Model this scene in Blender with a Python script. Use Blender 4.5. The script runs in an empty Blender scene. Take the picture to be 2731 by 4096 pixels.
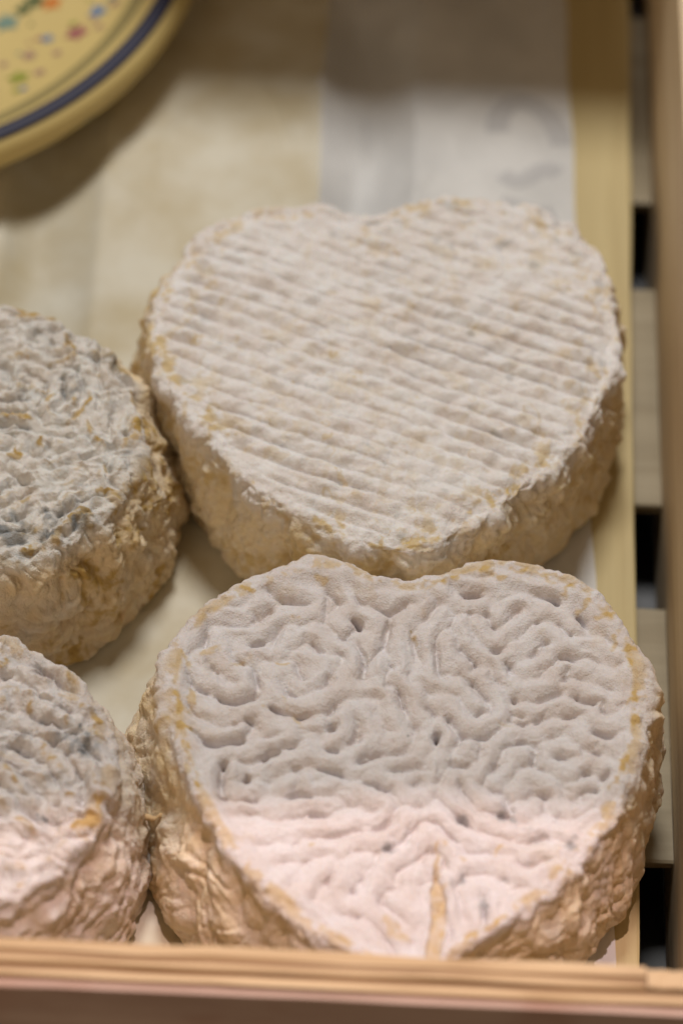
import bpy, math, random
import numpy as np
from mathutils import Vector, Matrix
R = math.radians
sc = bpy.context.scene
S, ZF = 0.01, 3.0            # centimetres to metres; crate floor lies 3 cm above the counter
col = sc.collection

# ------------------------------------------------------------------ camera
cam = bpy.data.cameras.new('camera')
cam.sensor_fit = 'VERTICAL'; cam.sensor_height = 24.0; cam.sensor_width = 16.0; cam.lens = 75.0
cam.clip_start = 0.01; cam.clip_end = 20
pit, rol = R(52), R(2.6)
fw = Vector((0, math.cos(pit), -math.sin(pit))); u0 = Vector((0, math.sin(pit), math.cos(pit))); r0 = Vector((1, 0, 0))
rt = r0*math.cos(rol) + u0*math.sin(rol); up = -r0*math.sin(rol) + u0*math.cos(rol)
co = bpy.data.objects.new('camera', cam)
M = Matrix((rt, up, -fw)).transposed().to_4x4(); M.translation = Vector((0, 0, (59.7+ZF)*S))
co.matrix_world = M
cam.dof.use_dof = True; cam.dof.focus_distance = 0.698; cam.dof.aperture_fstop = 4.8
col.objects.link(co); sc.camera = co

# ------------------------------------------------------------------ world and lamps
w = bpy.data.worlds.new('World'); sc.world = w; w.use_nodes = True
w.node_tree.nodes['Background'].inputs[0].default_value = (1.0, 0.78, 0.55, 1)
w.node_tree.nodes['Background'].inputs[1].default_value = 0.11

def lamp(name, kind, loc, target, energy, color, **kw):
    l = bpy.data.lights.new(name, kind); l.energy = energy; l.color = color
    for k, v in kw.items(): setattr(l, k, v)
    o = bpy.data.objects.new(name, l); o.location = loc
    o.rotation_euler = (Vector(target)-Vector(loc)).to_track_quat('-Z', 'Y').to_euler()
    col.objects.link(o); return o
T = Vector((0.01, 0.45, 0.05))
def dirv(az, el, d):   # azimuth from +Y towards +X
    return T + Vector((math.sin(R(az))*math.cos(R(el)), math.cos(R(az))*math.cos(R(el)), math.sin(R(el))))*d
lamp('ceiling_lamp', 'AREA', dirv(-3, 62, 1.5), T+Vector((0, 0.05, 0)), 16.2, (1.0, 0.97, 0.925), shape='DISK', size=0.36)
lamp('warm_fill', 'AREA', (-0.36, -0.14, 0.46), (0.0, 0.42, 0.05), 1.2, (1.0, 0.77, 0.53), shape='DISK', size=0.5)  # added warm fill in place of bounce, brightens cheese sides and right wall
lamp('display_spot', 'SPOT', (0.03, 0.45, 1.25), (0.03, -0.055, 0.065), 33.0, (1.0, 0.73, 0.70),
     spot_size=2*R(19.0), spot_blend=0.012, shadow_soft_size=0.006)

vs = sc.view_settings
vs.view_transform = 'Standard'; vs.look = 'None'; vs.exposure = 0.0; vs.gamma = 1.0; vs.use_curve_mapping = False

# ------------------------------------------------------------------ noise tools (numpy)
rng = np.random.default_rng(7)
PERM = rng.permutation(256).astype(np.int64); PERM = np.concatenate([PERM, PERM, PERM])
G3 = rng.normal(size=(256, 3)); G3 /= np.linalg.norm(G3, axis=1)[:, None]
def perlin(p):
    i = np.floor(p).astype(np.int64); f = p-i; i &= 255
    u = f*f*f*(f*(f*6-15)+10)
    out = 0
    for dx in (0, 1):
        wx = u[:, 0] if dx else 1-u[:, 0]; hx = PERM[(i[:, 0]+dx) & 255]
        for dy in (0, 1):
            wy = u[:, 1] if dy else 1-u[:, 1]; hy = PERM[hx+((i[:, 1]+dy) & 255)]
            for dz in (0, 1):
                wz = u[:, 2] if dz else 1-u[:, 2]; g = G3[PERM[hy+((i[:, 2]+dz) & 255)]]
                out = out+wx*wy*wz*(g[:, 0]*(f[:, 0]-dx)+g[:, 1]*(f[:, 1]-dy)+g[:, 2]*(f[:, 2]-dz))
    return out*1.6
def fbm(p, scale, octv=3, seed=0.0, gain=0.5):
    q = p*scale+np.array([seed*17.3, seed*7.7, seed*3.1]); a = 1.0; s = 0
    for _ in range(octv):
        s = s+a*perlin(q); q = q*2.03+11.7; a *= gain
    return s
def ridged(p, scale, octv=3, seed=0.0):
    q = p*scale+np.array([seed*17.3, seed*7.7, seed*3.1]); a = 1.0; s = 0
    for _ in range(octv):
        s = s+a*(1-np.abs(perlin(q))*1.6); q = q*2.1+5.3; a *= 0.5
    return s/1.75
def sst(a, b, x):
    t = np.clip((x-a)/(b-a), 0, 1); return t*t*(3-2*t)

def swift(N, waves, steps, seed, g=0.0, r=0.35):
    """a wrinkle pattern: Swift-Hohenberg on a periodic square of `waves` wavelengths"""
    rg = np.random.default_rng(seed); u = rg.normal(size=(N, N))*0.1
    k = np.fft.fftfreq(N)*N/waves; kr = np.fft.rfftfreq(N)*N/waves
    k2 = k[:, None]**2+kr[None, :]**2; dt = 0.6
    den = 1-dt*(r-(1-k2)**2); uh = np.fft.rfft2(u)
    for _ in range(steps):
        uh = (uh+dt*np.fft.rfft2(g*u*u-u**3))/den
        u = np.fft.irfft2(uh, s=(N, N))
    u = u-u.min(); return u/u.max()
def sample(tex, x, y):
    N = tex.shape[0]; x = (x % 1.0)*N; y = (y % 1.0)*N
    i = np.floor(x).astype(int); j = np.floor(y).astype(int); a = x-i; b = y-j
    i %= N; j %= N; i1 = (i+1) % N; j1 = (j+1) % N
    return tex[j, i]*(1-a)*(1-b)+tex[j, i1]*a*(1-b)+tex[j1, i]*(1-a)*b+tex[j1, i1]*a*b

LAB2 = swift(256, 20, 130, 8, 0.0)        # plain labyrinth

# ------------------------------------------------------------------ materials
def mat(name):
    m = bpy.data.materials.new(name); m.use_nodes = True; nt = m.node_tree
    return m, nt, nt.nodes['Principled BSDF']
def N(nt, t, **kw):
    n = nt.nodes.new(t)
    for k, v in kw.items():
        if k.startswith('_'): setattr(n, k[1:], v)
        else: n.inputs[k].default_value = v
    return n
def ramp(nt, src, stops):
    n = nt.nodes.new('ShaderNodeValToRGB'); e = n.color_ramp.elements
    while len(e) < len(stops): e.new(0.5)
    for x, (p, c) in zip(e, stops):
        x.position = p; x.color = (*c, 1) if len(c) == 3 else c
    nt.links.new(src, n.inputs[0]); return n
def mix(nt, fac, a, b, mode='MIX'):
    n = nt.nodes.new('ShaderNodeMix'); n.data_type = 'RGBA'; n.blend_type = mode
    for s, v in ((n.inputs[0], fac), (n.inputs[6], a), (n.inputs[7], b)):
        if isinstance(v, (tuple, list)): s.default_value = (*v, 1) if len(v) == 3 else v
        elif isinstance(v, (int, float)): s.default_value = v
        else: nt.links.new(v, s)
    return n.outputs[2]

def cheese_mat(name, white, side, tan, mold, bump=0.35):
    m, nt, b = mat(name)
    def attr(a): return N(nt, 'ShaderNodeAttribute', _attribute_name=a).outputs['Fac']
    tc = N(nt, 'ShaderNodeTexCoord').outputs['Object']
    n1 = N(nt, 'ShaderNodeTexNoise', Scale=900.0, Detail=4.0, Roughness=0.6); nt.links.new(tc, n1.inputs[0])
    n2 = N(nt, 'ShaderNodeTexNoise', Scale=140.0, Detail=3.0); nt.links.new(tc, n2.inputs[0])
    n3 = N(nt, 'ShaderNodeTexNoise', Scale=2600.0, Detail=3.0); nt.links.new(tc, n3.inputs[0])
    w1 = mix(nt, ramp(nt, n2.outputs[0], [(0.35, (0, 0, 0)), (0.7, (1, 1, 1))]).outputs[0], white, tuple(c*d for c, d in zip(white, (0.93, 0.88, 0.84))))
    c = mix(nt, attr('sidec'), w1, side)
    c = mix(nt, attr('tan'), c, tan)
    c = mix(nt, attr('mold'), c, mold)
    c = mix(nt, 0.40, c, ramp(nt, n1.outputs[0], [(0.25, (0.72, 0.68, 0.64)), (0.62, (1, 1, 1))]).outputs[0], 'MULTIPLY')
    nt.links.new(c, b.inputs['Base Color'])
    b.inputs['Roughness'].default_value = 0.82; b.inputs['Specular IOR Level'].default_value = 0.25
    b.inputs['Subsurface Weight'].default_value = 0.15
    b.inputs['Subsurface Radius'].default_value = (1.0, 0.55, 0.3); b.inputs['Subsurface Scale'].default_value = 0.0006
    ad = N(nt, 'ShaderNodeMath', _operation='ADD'); nt.links.new(n1.outputs[0], ad.inputs[0]); nt.links.new(n3.outputs[0], ad.inputs[1])
    bp = N(nt, 'ShaderNodeBump', Strength=bump, Distance=0.0006); nt.links.new(ad.outputs[0], bp.inputs['Height'])
    nt.links.new(bp.outputs[0], b.inputs['Normal']); return m

def wood_mat(name, a, bcol, scale=(1, 1, 1), rough=0.6, stain=None, knots=False):
    m, nt, b = mat(name)
    tc = N(nt, 'ShaderNodeTexCoord').outputs['Object']
    oi = N(nt, 'ShaderNodeObjectInfo').outputs['Random']
    ml = N(nt, 'ShaderNodeVectorMath', _operation='MULTIPLY'); ml.inputs[1].default_value = scale; nt.links.new(tc, ml.inputs[0])
    cb = N(nt, 'ShaderNodeCombineXYZ'); mm = N(nt, 'ShaderNodeMath', _operation='MULTIPLY'); mm.inputs[1].default_value = 37.0
    nt.links.new(oi, mm.inputs[0]); nt.links.new(mm.outputs[0], cb.inputs[0]); nt.links.new(mm.outputs[0], cb.inputs[2])
    av = N(nt, 'ShaderNodeVectorMath', _operation='ADD'); nt.links.new(ml.outputs[0], av.inputs[0]); nt.links.new(cb.outputs[0], av.inputs[1])
    n1 = N(nt, 'ShaderNodeTexNoise', Scale=1.0, Detail=6.0, Roughness=0.65, Distortion=0.4); nt.links.new(av.outputs[0], n1.inputs[0])
    c = ramp(nt, n1.outputs[0], [(0.3, bcol), (0.68, a)]).outputs[0]
    n2 = N(nt, 'ShaderNodeTexNoise', Scale=28.0, Detail=3.0); nt.links.new(tc, n2.inputs[0])
    if stain: c = mix(nt, ramp(nt, n2.outputs[0], [(0.50, (0, 0, 0)), (0.72, (0.75, 0.75, 0.75))]).outputs[0], c, stain)
    nt.links.new(c, b.inputs['Base Color'])
    b.inputs['Roughness'].default_value = rough; b.inputs['Specular IOR Level'].default_value = 0.3
    bp = N(nt, 'ShaderNodeBump', Strength=0.35, Distance=0.0006); nt.links.new(n1.outputs[0], bp.inputs['Height'])
    nt.links.new(bp.outputs[0], b.inputs['Normal']); return m

def paper_mat(name, c0, c1, opaque):
    m, nt, b = mat(name)
    tc = N(nt, 'ShaderNodeTexCoord').outputs['Object']
    n1 = N(nt, 'ShaderNodeTexNoise', Scale=45.0, Detail=4.0); nt.links.new(tc, n1.inputs[0])
    c = ramp(nt, n1.outputs[0], [(0.35, c0), (0.65, c1)]).outputs[0]
    nt.links.new(c, b.inputs['Base Color']); b.inputs['Roughness'].default_value = 0.5; b.inputs['Specular IOR Level'].default_value = 0.35
    tr = N(nt, 'ShaderNodeBsdfTranslucent'); nt.links.new(c, tr.inputs[0])
    tp = N(nt, 'ShaderNodeBsdfTransparent'); out = nt.nodes['Material Output']
    m1 = N(nt, 'ShaderNodeMixShader', Fac=0.18); nt.links.new(b.outputs[0], m1.inputs[1]); nt.links.new(tr.outputs[0], m1.inputs[2])
    m2 = N(nt, 'ShaderNodeMixShader', Fac=opaque); nt.links.new(tp.outputs[0], m2.inputs[1]); nt.links.new(m1.outputs[0], m2.inputs[2])
    nt.links.new(m2.outputs[0], out.inputs[0]); return m

def plain(name, c, rough=0.5, var=0.12, scale=60.0, coat=0.0):
    m, nt, b = mat(name)
    tc = N(nt, 'ShaderNodeTexCoord').outputs['Object']
    n1 = N(nt, 'ShaderNodeTexNoise', Scale=scale, Detail=4.0); nt.links.new(tc, n1.inputs[0])
    cc = ramp(nt, n1.outputs[0], [(0.3, tuple(x*(1-var) for x in c)), (0.7, tuple(min(1, x*(1+var)) for x in c))]).outputs[0]
    nt.links.new(cc, b.inputs['Base Color']); b.inputs['Roughness'].default_value = rough
    b.inputs['Coat Weight'].default_value = coat; b.inputs['Coat Roughness'].default_value = 0.12; return m

WOOD = wood_mat('yellow_slat_wood', (0.56, 0.46, 0.24), (0.47, 0.37, 0.18), (160, 7, 160))
WOODX = wood_mat('pale_cross_wood', (0.37, 0.31, 0.21), (0.26, 0.21, 0.13), (7, 130, 160))
WALLW = wood_mat('side_wall_wood', (0.80, 0.66, 0.47), (0.62, 0.47, 0.30), (160, 6, 190))
PLYL = wood_mat('light_ply_wood', (0.72, 0.54, 0.33), (0.46, 0.30, 0.15), (5, 420, 300), stain=(0.36, 0.22, 0.10))
PLYD = wood_mat('dark_ply_wood', (0.46, 0.30, 0.16), (0.27, 0.155, 0.075), (8, 520, 400))
FACE = wood_mat('front_face_wood', (0.58, 0.42, 0.34), (0.42, 0.28, 0.22), (10, 200, 60), stain=(0.34, 0.15, 0.09))
PAP1 = paper_mat('thin_waxed_paper', (0.66, 0.58, 0.40), (0.82, 0.79, 0.68), 0.84)
PAP2 = paper_mat('white_waxed_paper', (0.68, 0.68, 0.68), (0.82, 0.82, 0.82), 0.92)
PRINT = paper_mat('faint_grey_print', (0.40, 0.40, 0.44), (0.46, 0.46, 0.50), 0.22)
COUNTER = plain('dark_counter', (0.012, 0.013, 0.018), 0.45)
GLAZE = plain('yellow_glaze', (0.58, 0.45, 0.18), 0.5, 0.06, 30.0, 0.0)
BLUE = plain('navy_glaze', (0.005, 0.005, 0.032), 0.6, 0.1, 30.0, 0.0)
OLIVE = plain('olive_glaze', (0.27, 0.22, 0.09), 0.5, 0.1, 30.0, 0.0)

# ------------------------------------------------------------------ object helpers
def link(o, parent=None):
    col.objects.link(o)
    if parent is not None: o.parent = parent
    return o
def tag(o, label=None, cat=None, group=None, kind=None):
    for k, v in (('label', label), ('category', cat), ('group', group), ('kind', kind)):
        if v: o[k] = v
    return o
def mesh(name, V, F, m, parent=None, smooth=False, loc=None):
    me = bpy.data.meshes.new(name)
    V = np.asarray(V, dtype=float).copy()
    o = bpy.data.objects.new(name, me)
    if loc is not None:
        V -= np.array(loc)[None, :]; o.location = Vector(loc)*S
    me.from_pydata((V*S).tolist(), [], F)
    if smooth: me.polygons.foreach_set('use_smooth', [True]*len(me.polygons))
    me.materials.append(m); me.update()
    return link(o, parent)
def board(name, x0, x1, y0, y1, z0, z1, m, parent, bev=0.04, wob=0.0, seed=0, rotz=0.0):
    """a bevelled board cut along its length with slightly uneven long edges"""
    rg = np.random.default_rng(seed+100)
    cx, cy, cz = (x0+x1)/2, (y0+y1)/2, (z0+z1)/2
    hx, hy, hz = (x1-x0)/2, (y1-y0)/2, (z1-z0)/2
    alongx = hx > hy; L, W_ = (hx, hy) if alongx else (hy, hx)
    n = 24; ts = np.linspace(-L, L, n); V = []; F = []
    prof = [(-W_, -hz+bev), (-W_, hz-bev), (-W_+bev, hz), (W_-bev, hz), (W_, hz-bev), (W_, -hz+bev), (W_-bev, -hz), (-W_+bev, -hz)]
    for t in ts:
        d = rg.normal(size=8)*wob
        for k, (a, b) in enumerate(prof):
            a2 = a+d[k]; b2 = b+d[(k*3) % 8]*0.7
            V.append((t, a2, b2) if alongx else (a2, t, b2))
    for i in range(n-1):
        for k in range(8):
            q = (i*8+k, i*8+(k+1) % 8, (i+1)*8+(k+1) % 8, (i+1)*8+k)
            F.append(q)
    F.append(tuple(range(8))); F.append(tuple((n-1)*8+k for k in range(8)))
    o = mesh(name, V, F, m, parent); o.location = Vector((cx, cy, cz+ZF))*S; o.rotation_euler.z = rotz
    bpy_fix(o.data); return o
def bpy_fix(me):
    import bmesh
    bm = bmesh.new(); bm.from_mesh(me); bmesh.ops.recalc_face_normals(bm, faces=bm.faces[:]); bm.to_mesh(me); bm.free()
def empty(name, loc):
    o = bpy.data.objects.new(name, None); o.location = Vector(loc)*S; o.empty_display_size = 0.01
    return link(o)

# ------------------------------------------------------------------ counter
ct = mesh('counter', [(-150, -60, 0), (150, -60, 0), (150, 200, 0), (-150, 200, 0)], [(0, 1, 2, 3)], COUNTER)
tag(ct, 'dark counter top under the crate, seen through its floor gaps', 'counter', kind='structure')

# ------------------------------------------------------------------ crate
crate = empty('wooden_crate', (0, 0, 0))
tag(crate, 'shallow plywood crate with slatted floor holding the cheeses', 'crate')
XW, YF, YB, XL = 7.74, 31.5, 74.8, -25.0
fb = board('front_board', XL-1, XW+1.6, YF-1.03, YF-0.83, -2.95, 5.44, FACE, crate, 0.02, 0.012, 1)
y = YF-0.828
for i, (t, m, dz) in enumerate(((0.13, PLYL, 0.05), (0.17, PLYD, -0.05), (0.12, PLYL, 0.05), (0.16, PLYD, -0.02), (0.242, PLYL, 0.03))):
    p = board('ply', XL-1, XW+1.6-(0.0 if i < 2 else 3.05), y, y+t-0.004, -2.95, 5.5+dz, m, crate, 0.02, 0.018, 5+i)
    p.parent = fb; p.location -= fb.location
    y += t
board('corner_block', XW-1.42, XW+1.6, YF-0.42, YF-0.006, -2.95, 5.42, PLYL, crate, 0.02, 0.01, 21)
board('side_wall', XW, XW+1.0, YF, YB, -2.95, 5.5, WALLW, crate, 0.04, 0.012, 11)
board('side_wall', XL-1.0, XL, YF, YB, -2.95, 5.5, WALLW, crate, 0.04, 0.012, 12)
board('back_wall', XL-1.0, XW+1.0, YB, YB+1.0, -2.95, 5.5, WALLW, crate, 0.04, 0.012, 13)
for i, (a, b, rz) in enumerate(((1.45, 7.02, -0.012), (-6.45, -0.95, 0), (-14.35, -8.85, 0), (-22.2, -16.7, 0))):
    board('floor_slat', a, b, YF+0.1, YB-0.1, -0.9, 0.0, WOOD, crate, 0.05, 0.012, 30+i, rz)
for i, yc in enumerate((31.2, 41.42, 51.5, 61.55, 70.5)):
    h = 3.5 if i < 4 else 2.2
    if i == 0: board('cross_slat', XL+0.02, XW-0.02, YF+0.02, yc+3.5, -1.26, -0.93, WOODX, crate, 0.04, 0.012, 40)
    else: board('cross_slat', XL+0.02, XW-0.02, yc-h, yc+h, -1.26, -0.93, WOODX, crate, 0.04, 0.012, 40+i)

# ------------------------------------------------------------------ stand added out of view to shade the back of the crate
blocker = empty('shade_blocker', (1.0, 75.5, 0))
tag(blocker, 'unseen stand with a shelf over the back of the crate', 'blocker')
for nm, bb, sd in (('blocker_panel', (-5.6, 7.4, 76.05, 77.0, -3.0, 11.0), 60), ('blocker_board', (-5.6, 7.4, 64.0, 76.0, 9.0, 10.0), 61)):
    o_ = board(nm, *bb, WALLW, None, 0.04, 0.01, sd); o_.parent = blocker; o_.location -= blocker.location

# ------------------------------------------------------------------ waxed paper lining
GAPS = [(-0.95, 1.45), (-8.85, -6.45), (-16.7, -14.35)]
def paper_z(X, Y, seed, amp):
    p = np.stack([X, Y, np.zeros_like(X)+seed], 1)
    z = 0.05+amp*np.maximum(0, ridged(p*np.array([1.0, 0.55, 1]), 0.33, 2, seed)-0.62)*0.9+0.02*fbm(p, 0.9, 2, seed)
    for a, b in GAPS:
        t = np.clip((X-a)/(b-a), 0, 1); s = np.sin(np.pi*t)**0.85
        z = z-s*(0.42+0.20*fbm(p*np.array([0.6, 0.35, 1]), 0.8, 2, seed+4))
    return z
def sheet(name, xf0, xf1, y0, y1, nx, ny, m, seed, amp, dz=0.0):
    Yg = np.linspace(y0, y1, ny); V = []
    U = np.linspace(0, 1, nx)
    X = np.array([[xf0(yy)+(xf1(yy)-xf0(yy))*u for u in U] for yy in Yg]).ravel(); Y = np.repeat(Yg, nx)
    Z = paper_z(X, Y, seed, amp)+dz
    F = [(j*nx+i, j*nx+i+1, (j+1)*nx+i+1, (j+1)*nx+i) for j in range(ny-1) for i in range(nx-1)]
    o = mesh(name, np.stack([X, Y, Z+ZF], 1), F, m, None, True, loc=(0, 50, ZF))
    return o
sa = sheet('waxed_paper', lambda y: -23.5, lambda y: -0.98+0.04*math.sin(y*0.8), YF+0.25, 69.5, 160, 200, PAP1, 2.0, 0.36, 0.03)
tag(sa, 'thin cream waxed paper lining the left of the crate under the bowl', 'paper')
sb = sheet('waxed_paper', lambda y: -1.12+0.03*math.sin(y), lambda y: 6.28-0.0285*(y-34)+0.03*math.sin(y*1.3), YF+0.3, 69.0, 70, 150, PAP2, 5.0, 0.28)
tag(sb, 'whiter waxed paper behind and right of the rear heart cheese', 'paper')
def strip(name, pts, wd, m, parent):
    pts = np.array(pts, float); d = np.gradient(pts, axis=0); nrm = np.stack([-d[:, 1], d[:, 0]], 1); nrm /= np.linalg.norm(nrm, axis=1)[:, None]
    a = pts+nrm*wd/2; b = pts-nrm*wd/2; P2 = np.empty((2*len(pts), 2)); P2[0::2] = a; P2[1::2] = b
    Z = paper_z(P2[:, 0], P2[:, 1], 5.0, 0.28)+0.035
    o = mesh(name, np.column_stack([P2, Z+ZF]), [(2*i, 2*i+1, 2*i+3, 2*i+2) for i in range(len(pts)-1)], m, None, True)
    o.parent = parent; o.location = -parent.location; return o
tt = np.linspace(0, math.pi, 24)
strip('print_mark', np.stack([4.45+0.85*np.cos(tt+0.15), 59.2+1.35*np.sin(tt)-0.2*np.cos(tt)], 1), 0.60, PRINT, sb)
strip('print_mark', np.stack([np.linspace(3.75, 5.2, 16), 57.9-0.25*np.sin(np.linspace(0, 6, 16))], 1), 0.5, PRINT, sb)
strip('print_mark', np.stack([np.linspace(3.6, 5.15, 20), 56.55-0.25*np.sin(np.linspace(-.6, 2.4, 20))], 1), 1.0, PRINT, sb)

# ------------------------------------------------------------------ bowl
bowl = empty('ceramic_bowl', (-14.3, 64.4, ZF))
tag(bowl, 'yellow glazed ceramic bowl with navy rim and painted flowers', 'bowl')
def lathe(name, prof, m, parent, seg=160, closed=False):
    V = []; F = []
    prof = np.array(prof); n = len(prof)
    for k in range(seg):
        a = 2*math.pi*k/seg
        for r_, z_ in prof: V.append((r_*math.cos(a), r_*math.sin(a), z_))
    for k in range(seg):
        k2 = (k+1) % seg
        for i in range(n if closed else n-1):
            i2 = (i+1) % n; F.append((k*n+i, k2*n+i, k2*n+i2, k*n+i2))
    o = mesh(name, V, F, m, parent, True); bpy_fix(o.data); return o
def spline(pts, n):
    pts = np.array(pts, float); d = np.r_[0, np.cumsum(np.linalg.norm(np.diff(pts, axis=0), axis=1))]
    out = []; t = np.linspace(0, d[-1], n)
    P = np.vstack([2*pts[0]-pts[1], pts, 2*pts[-1]-pts[-2]]); 
    for x in t:
        i = min(max(np.searchsorted(d, x)-1, 0), len(pts)-2); u = (x-d[i])/(d[i+1]-d[i]); p0, p1, p2, p3 = P[i:i+4]
        out.append(0.5*((2*p1)+(-p0+p2)*u+(2*p0-5*p1+4*p2-p3)*u*u+(-p0+3*p1-3*p2+p3)*u**3))
    return np.array(out)
OUTER = spline([(0.05, 0.25), (6.6, 0.2), (6.8, 0.06), (7.3, 0.06), (7.6, 0.2), (8.9, 0.62), (9.65, 1.1), (9.98, 1.55), (9.96, 1.85), (9.84, 2.06), (9.70, 2.13)], 58)
INNER = spline([(9.36, 2.13), (9.08, 1.9), (7.7, 1.35), (6.0, 0.95), (4.4, 0.75), (2.0, 0.66), (0.05, 0.65)], 44)
lathe('body', np.vstack([OUTER, INNER]), GLAZE, bowl)
lathe('rim_band', [(9.71, 2.10), (9.74, 2.15), (9.68, 2.20), (9.60, 2.22), (9.44, 2.22), (9.36, 2.20), (9.29, 2.15), (9.31, 2.10)], BLUE, bowl, 160, True)
def inner_at(s):   # s in cm down the inner wall from the lip
    d = np.r_[0, np.cumsum(np.linalg.norm(np.diff(INNER, axis=0), axis=1))]
    return np.array([np.interp(s, d, INNER[:, 0]), np.interp(s, d, INNER[:, 1])])
def outer_at(s):
    Q = OUTER[::-1]; d = np.r_[0, np.cumsum(np.linalg.norm(np.diff(Q, axis=0), axis=1))]
    return np.array([np.interp(s, d, Q[:, 0]), np.interp(s, d, Q[:, 1])])
lathe('painted_band', [inner_at(0.58+x)+np.array([-0.015, 0.008]) for x in (0, .14, .28, .42)], OLIVE, bowl)
def patch(name, fn, s, th, rad, m, sgn, lobes=5, ph=0.0):
    V = [None]; F = []; n = 20; r_, z_ = fn(s)
    def P(ds, dt):
        q = fn(max(0.02, s+ds)); e = 0.02*sgn; a = th+dt/max(q[0], .5)
        return ((q[0]+e)*math.cos(a), (q[0]+e)*math.sin(a), q[1]+0.012)
    V[0] = P(0, 0)
    for k in range(n):
        a = 2*math.pi*k/n; rr = rad*(1+0.28*math.cos(lobes*a+ph)); V.append(P(rr*math.sin(a), rr*math.cos(a)))
    for k in range(n): F.append((0, 1+k, 1+(k+1) % n))
    o = mesh(name, V, F, m, bowl, True); bpy_fix(o.data); return o
PAINT = {k: plain(k+'_paint', c, 0.5, 0.15, 40, 0.0) for k, c in dict(rose=(0.30, 0.10, 0.10), mauve=(0.33, 0.19, 0.15), blue=(0.13, 0.20, 0.33), green=(0.26, 0.28, 0.04), dark_green=(0.07, 0.10, 0.03), orange=(0.5, 0.16, 0.02), teal=(0.15, 0.24, 0.2)).items()}
FLOWERS = [('i', 1.94, -0.453, 0.32, 'rose'), ('i', 1.78, -0.334, 0.26, 'blue'), ('i', 2.59, -0.624, 0.2, 'mauve'), ('i', 1.94, -0.572, 0.14, 'mauve'), ('i', 2.59, -0.513, 0.18, 'blue'), ('i', 1.78, -0.683, 0.16, 'mauve'), ('i', 2.1, -0.743, 0.3, 'green'), ('i', 4.04, -0.487, 0.36, 'teal'), ('i', 3.25, -0.308, 0.3, 'orange'), ('i', 3.74, -0.308, 0.3, 'dark_green'), ('i', 1.42, -0.411, 0.13, 'mauve'), ('i', 1.42, -0.291, 0.15, 'mauve'), ('i', 3.89, -0.376, 0.25, 'dark_green'), ('o', 0.96, -0.726, 0.26, 'teal'), ('o', 1.11, -0.803, 0.22, 'dark_green'), ('o', 0.96, -0.777, 0.18, 'green'), ('o', 0.96, -0.709, 0.22, 'green'), ('o', 1.11, -0.947, 0.16, 'dark_green')]
rgf = np.random.default_rng(11)
for k in range(24):
    FLOWERS.append(('i', rgf.uniform(1.5, 3.6), rgf.uniform(-0.95, 0.2), rgf.uniform(0.06, 0.13), ('mauve', 'blue', 'green', 'rose', 'teal', 'dark_green')[k % 6]))
for i, (side, s, th, rad, c) in enumerate(FLOWERS):
    patch('painted_flower', inner_at if side == 'i' else outer_at, s, th, rad*0.85, PAINT[c], -1 if side == 'i' else 1, 5, i*1.3)

# ------------------------------------------------------------------ cheeses
def resample(O, M):
    O = np.vstack([O, O[:1]]); d = np.r_[0, np.cumsum(np.linalg.norm(np.diff(O, axis=0), axis=1))]
    t = np.linspace(0, d[-1], M, endpoint=False)
    return np.stack([np.interp(t, d, O[:, 0]), np.interp(t, d, O[:, 1])], 1), d[-1]
def smooth_loop(A, k):
    n = len(A); f = np.exp(-0.5*(np.fft.fftfreq(n)*n/k)**2)
    return np.fft.ifft(np.fft.fft(A, axis=0)*(f[:, None] if A.ndim > 1 else f), axis=0).real
def closed_spline(pts, n):
    P = np.array(pts, float); out = []; m = len(P)
    for i in range(m):
        p0, p1, p2, p3 = P[i-1], P[i], P[(i+1) % m], P[(i+2) % m]
        for u in np.linspace(0, 1, n, endpoint=False):
            out.append(0.5*((2*p1)+(-p0+p2)*u+(2*p0-5*p1+4*p2-p3)*u*u+(-p0+3*p1-3*p2+p3)*u**3))
    return np.array(out)

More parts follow.
